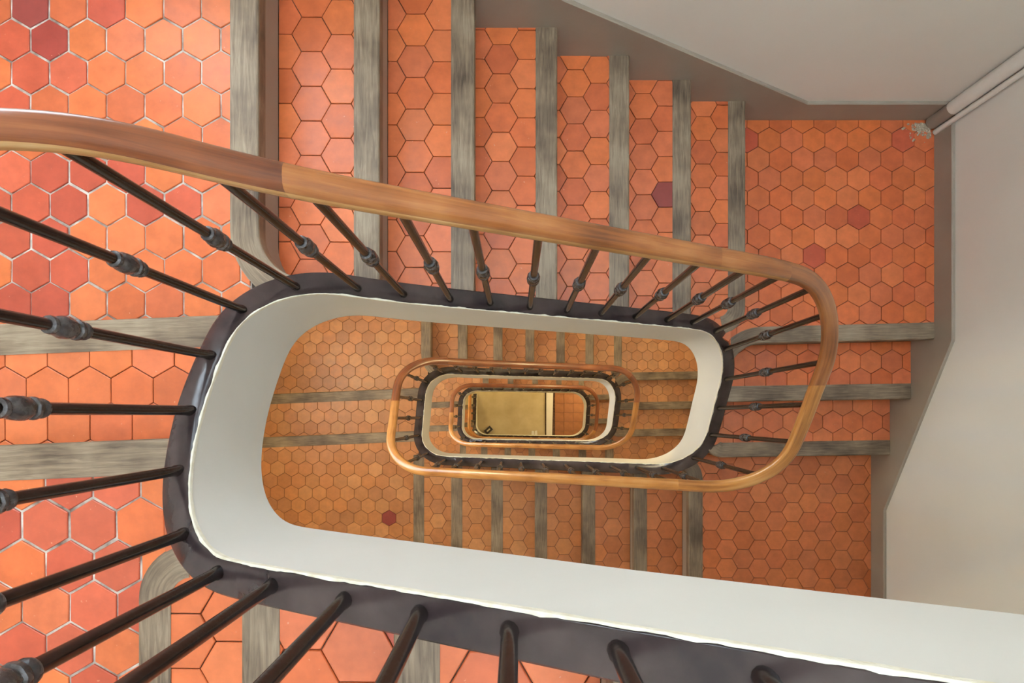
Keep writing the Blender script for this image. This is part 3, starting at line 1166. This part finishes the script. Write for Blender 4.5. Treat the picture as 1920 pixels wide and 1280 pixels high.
# ------------------------------------------------------------------ corner pipe casing and crumbled plaster
px_, py_ = XW1 - 0.030, YW1 - 0.030
root = tag(empty('corner_pipe', (px_, py_, -7 * R)), 'painted round pipe standing in the upper right wall corner', 'pipe')
pr = [(0.031, 0.15), (0.031, 3.9)]
MB().lathe(pr, 16, cap=False).build('shaft', M['wall'], root, True)
MB().lathe([(0.030, 0.012), (0.030, 0.03), (0.0305, 0.149)], 16).build('painted_foot', M['taupe'], root, True)
o = MB().lathe([(0.012, 0.012), (0.012, 3.9)], 10, 0.012, -0.045, cap=False).build('side_pipe', M['wall'], root, True)
dm = MB()
r2 = random.Random(3)
for i in range(260):
    a = r2.random()
    x = XW1 - 0.02 - abs(r2.gauss(0, 0.045)) - 0.010
    y = YW1 - 0.02 - abs(r2.gauss(0, 0.032)) - 0.010
    s = r2.uniform(0.003, 0.009)
    v = [(x + s * r2.uniform(.5, 1) * math.cos(t), y + s * r2.uniform(.5, 1) * math.sin(t), -7 * R + 0.001) for t in np.linspace(0, 2 * math.pi, 7)[:-1]]
    v.append((x, y, -7 * R + s * 0.8))
    dm.add(v, [(j, (j + 1) % 6, 6) for j in range(6)] + [(5, 4, 3, 2, 1, 0)])
tag(dm.build('plaster_crumbs', M['dust']), 'crumbled pale plaster in the corner at the foot of the pipe', 'debris', kind='stuff')

# ------------------------------------------------------------------ entrance hall floor
dG = D0 + GROUND
XB = 3480 * U                                               # joint between stone and terracotta
fl = MB().box(XW0, XW1, YW0, YW1, ZG - 0.10, ZG - 0.012).build('floor', M['grout_dark'])
tag(fl, kind='structure')
MB().box(XW0 + 0.002, XB - 0.02, YW0 + 0.002, YW1 - 0.002, ZG - 0.012, ZG).build('stone_slab', M['stone'], fl)
tw = 0.155
tm = None
yy = YW0
row = 0
for ix in range(8):
    for iy in range(17):
        xa, ya = XB + 0.145 + ix * tw, YW0 + 0.01 + iy * tw
        if xa + tw > XW1 or ya + tw > YW1: continue
        if tm is None:
            tm = MB().box(0.002, tw - 0.002, 0.002, tw - 0.002, -0.012, 0).mesh('paving_tile', False, M['terracotta'])
        o = obj('paving_tile', tm, None, fl)
        o.location = (xa, ya, ZG)
sill = MB().prism([(XB, YW0 + 0.004), (XB + 0.075, YW0 + 0.004), (XB + 0.135, YW1 - 0.004), (XB, YW1 - 0.004)], ZG - 0.012, ZG + 0.03).build('trim_1', M['white'])
tag(sill, kind='structure')
bx, by = (916 - 968) * dG * U, (781.5 - 806) * dG * U
root = tag(empty('small_box', (bx, by, ZG)), 'small dark box with pale lid lying on the hall floor corner', 'box')
root.rotation_euler.z = math.radians(42)
MB().box(-0.065, 0.065, -0.042, 0.042, 0.001, 0.05).build('case', M['dark'], root)
MB().box(-0.034, 0.034, -0.012, 0.012, 0.05, 0.053).build('lid', M['paper'], root)
bx, by = (1002 - 968) * dG * U, (781.5 - 811) * dG * U
root = tag(empty('paper_stack', (bx, by, ZG)), 'little white papers lying at the lower edge of the stone floor', 'paper')
MB().prism([(-0.05, -0.04), (0.0, -0.045), (-0.005, 0.03), (-0.045, 0.035)], 0.001, 0.012).build('sheet', M['white'], root)
MB().prism([(0.004, -0.04), (0.05, -0.042), (0.045, 0.04), (0.008, 0.032)], 0.001, 0.016).build('sheet', M['white'], root)


# ------------------------------------------------------------------ unseen lamps added under the landings to warm the lower storeys
def lamp(x, y, z, power, label):
    root = tag(empty('added_lamp', (x, y, z)), label, 'lamp', 'added globe lamps under the landings')
    MB().lathe([(0.05, 0), (0.05, 0.02), (0.02, 0.03), (0.02, 0.05)], 16).build('base', M['white'], root, True).location.z = -0.0
    MB().lathe([(0.01, -0.16), (0.06, -0.145), (0.085, -0.10), (0.08, -0.05), (0.045, 0.0)], 20).build('globe', M['globe'], root, True)
    l = bpy.data.lights.new('added_lamp_light', 'POINT')
    l.energy = power
    l.color = (1.0, 0.80, 0.41)
    l.shadow_soft_size = 0.09
    o = bpy.data.objects.new('added_lamp_light', l)
    o.location = (0, 0, -0.28)
    o.parent = root
    C.objects.link(o)


LAMP = 19
lamp(-1.72, 0.40, -0 * R - 0.52, LAMP, 'added unseen white globe lamp under the uppermost left landing')
lamp(1.45, 0.75, -7 * R - 0.60, LAMP * 0.7, 'added unseen white globe lamp under the uppermost right landing')
lamp(-1.72, 0.40, -19 * R - 0.58, LAMP, 'added unseen white globe lamp under the middle left landing')
lamp(1.45, 0.75, -26 * R - 0.60, LAMP * 0.7, 'added unseen white globe lamp under the middle right landing')
lamp(-1.60, 0.75, -38 * R - 0.58, LAMP * 0.7, 'added unseen white globe lamp under the lowest left landing')
lamp(1.45, 0.75, -43 * R - 0.60, LAMP * 1.0, 'added unseen white globe lamp under the lowest right landing')
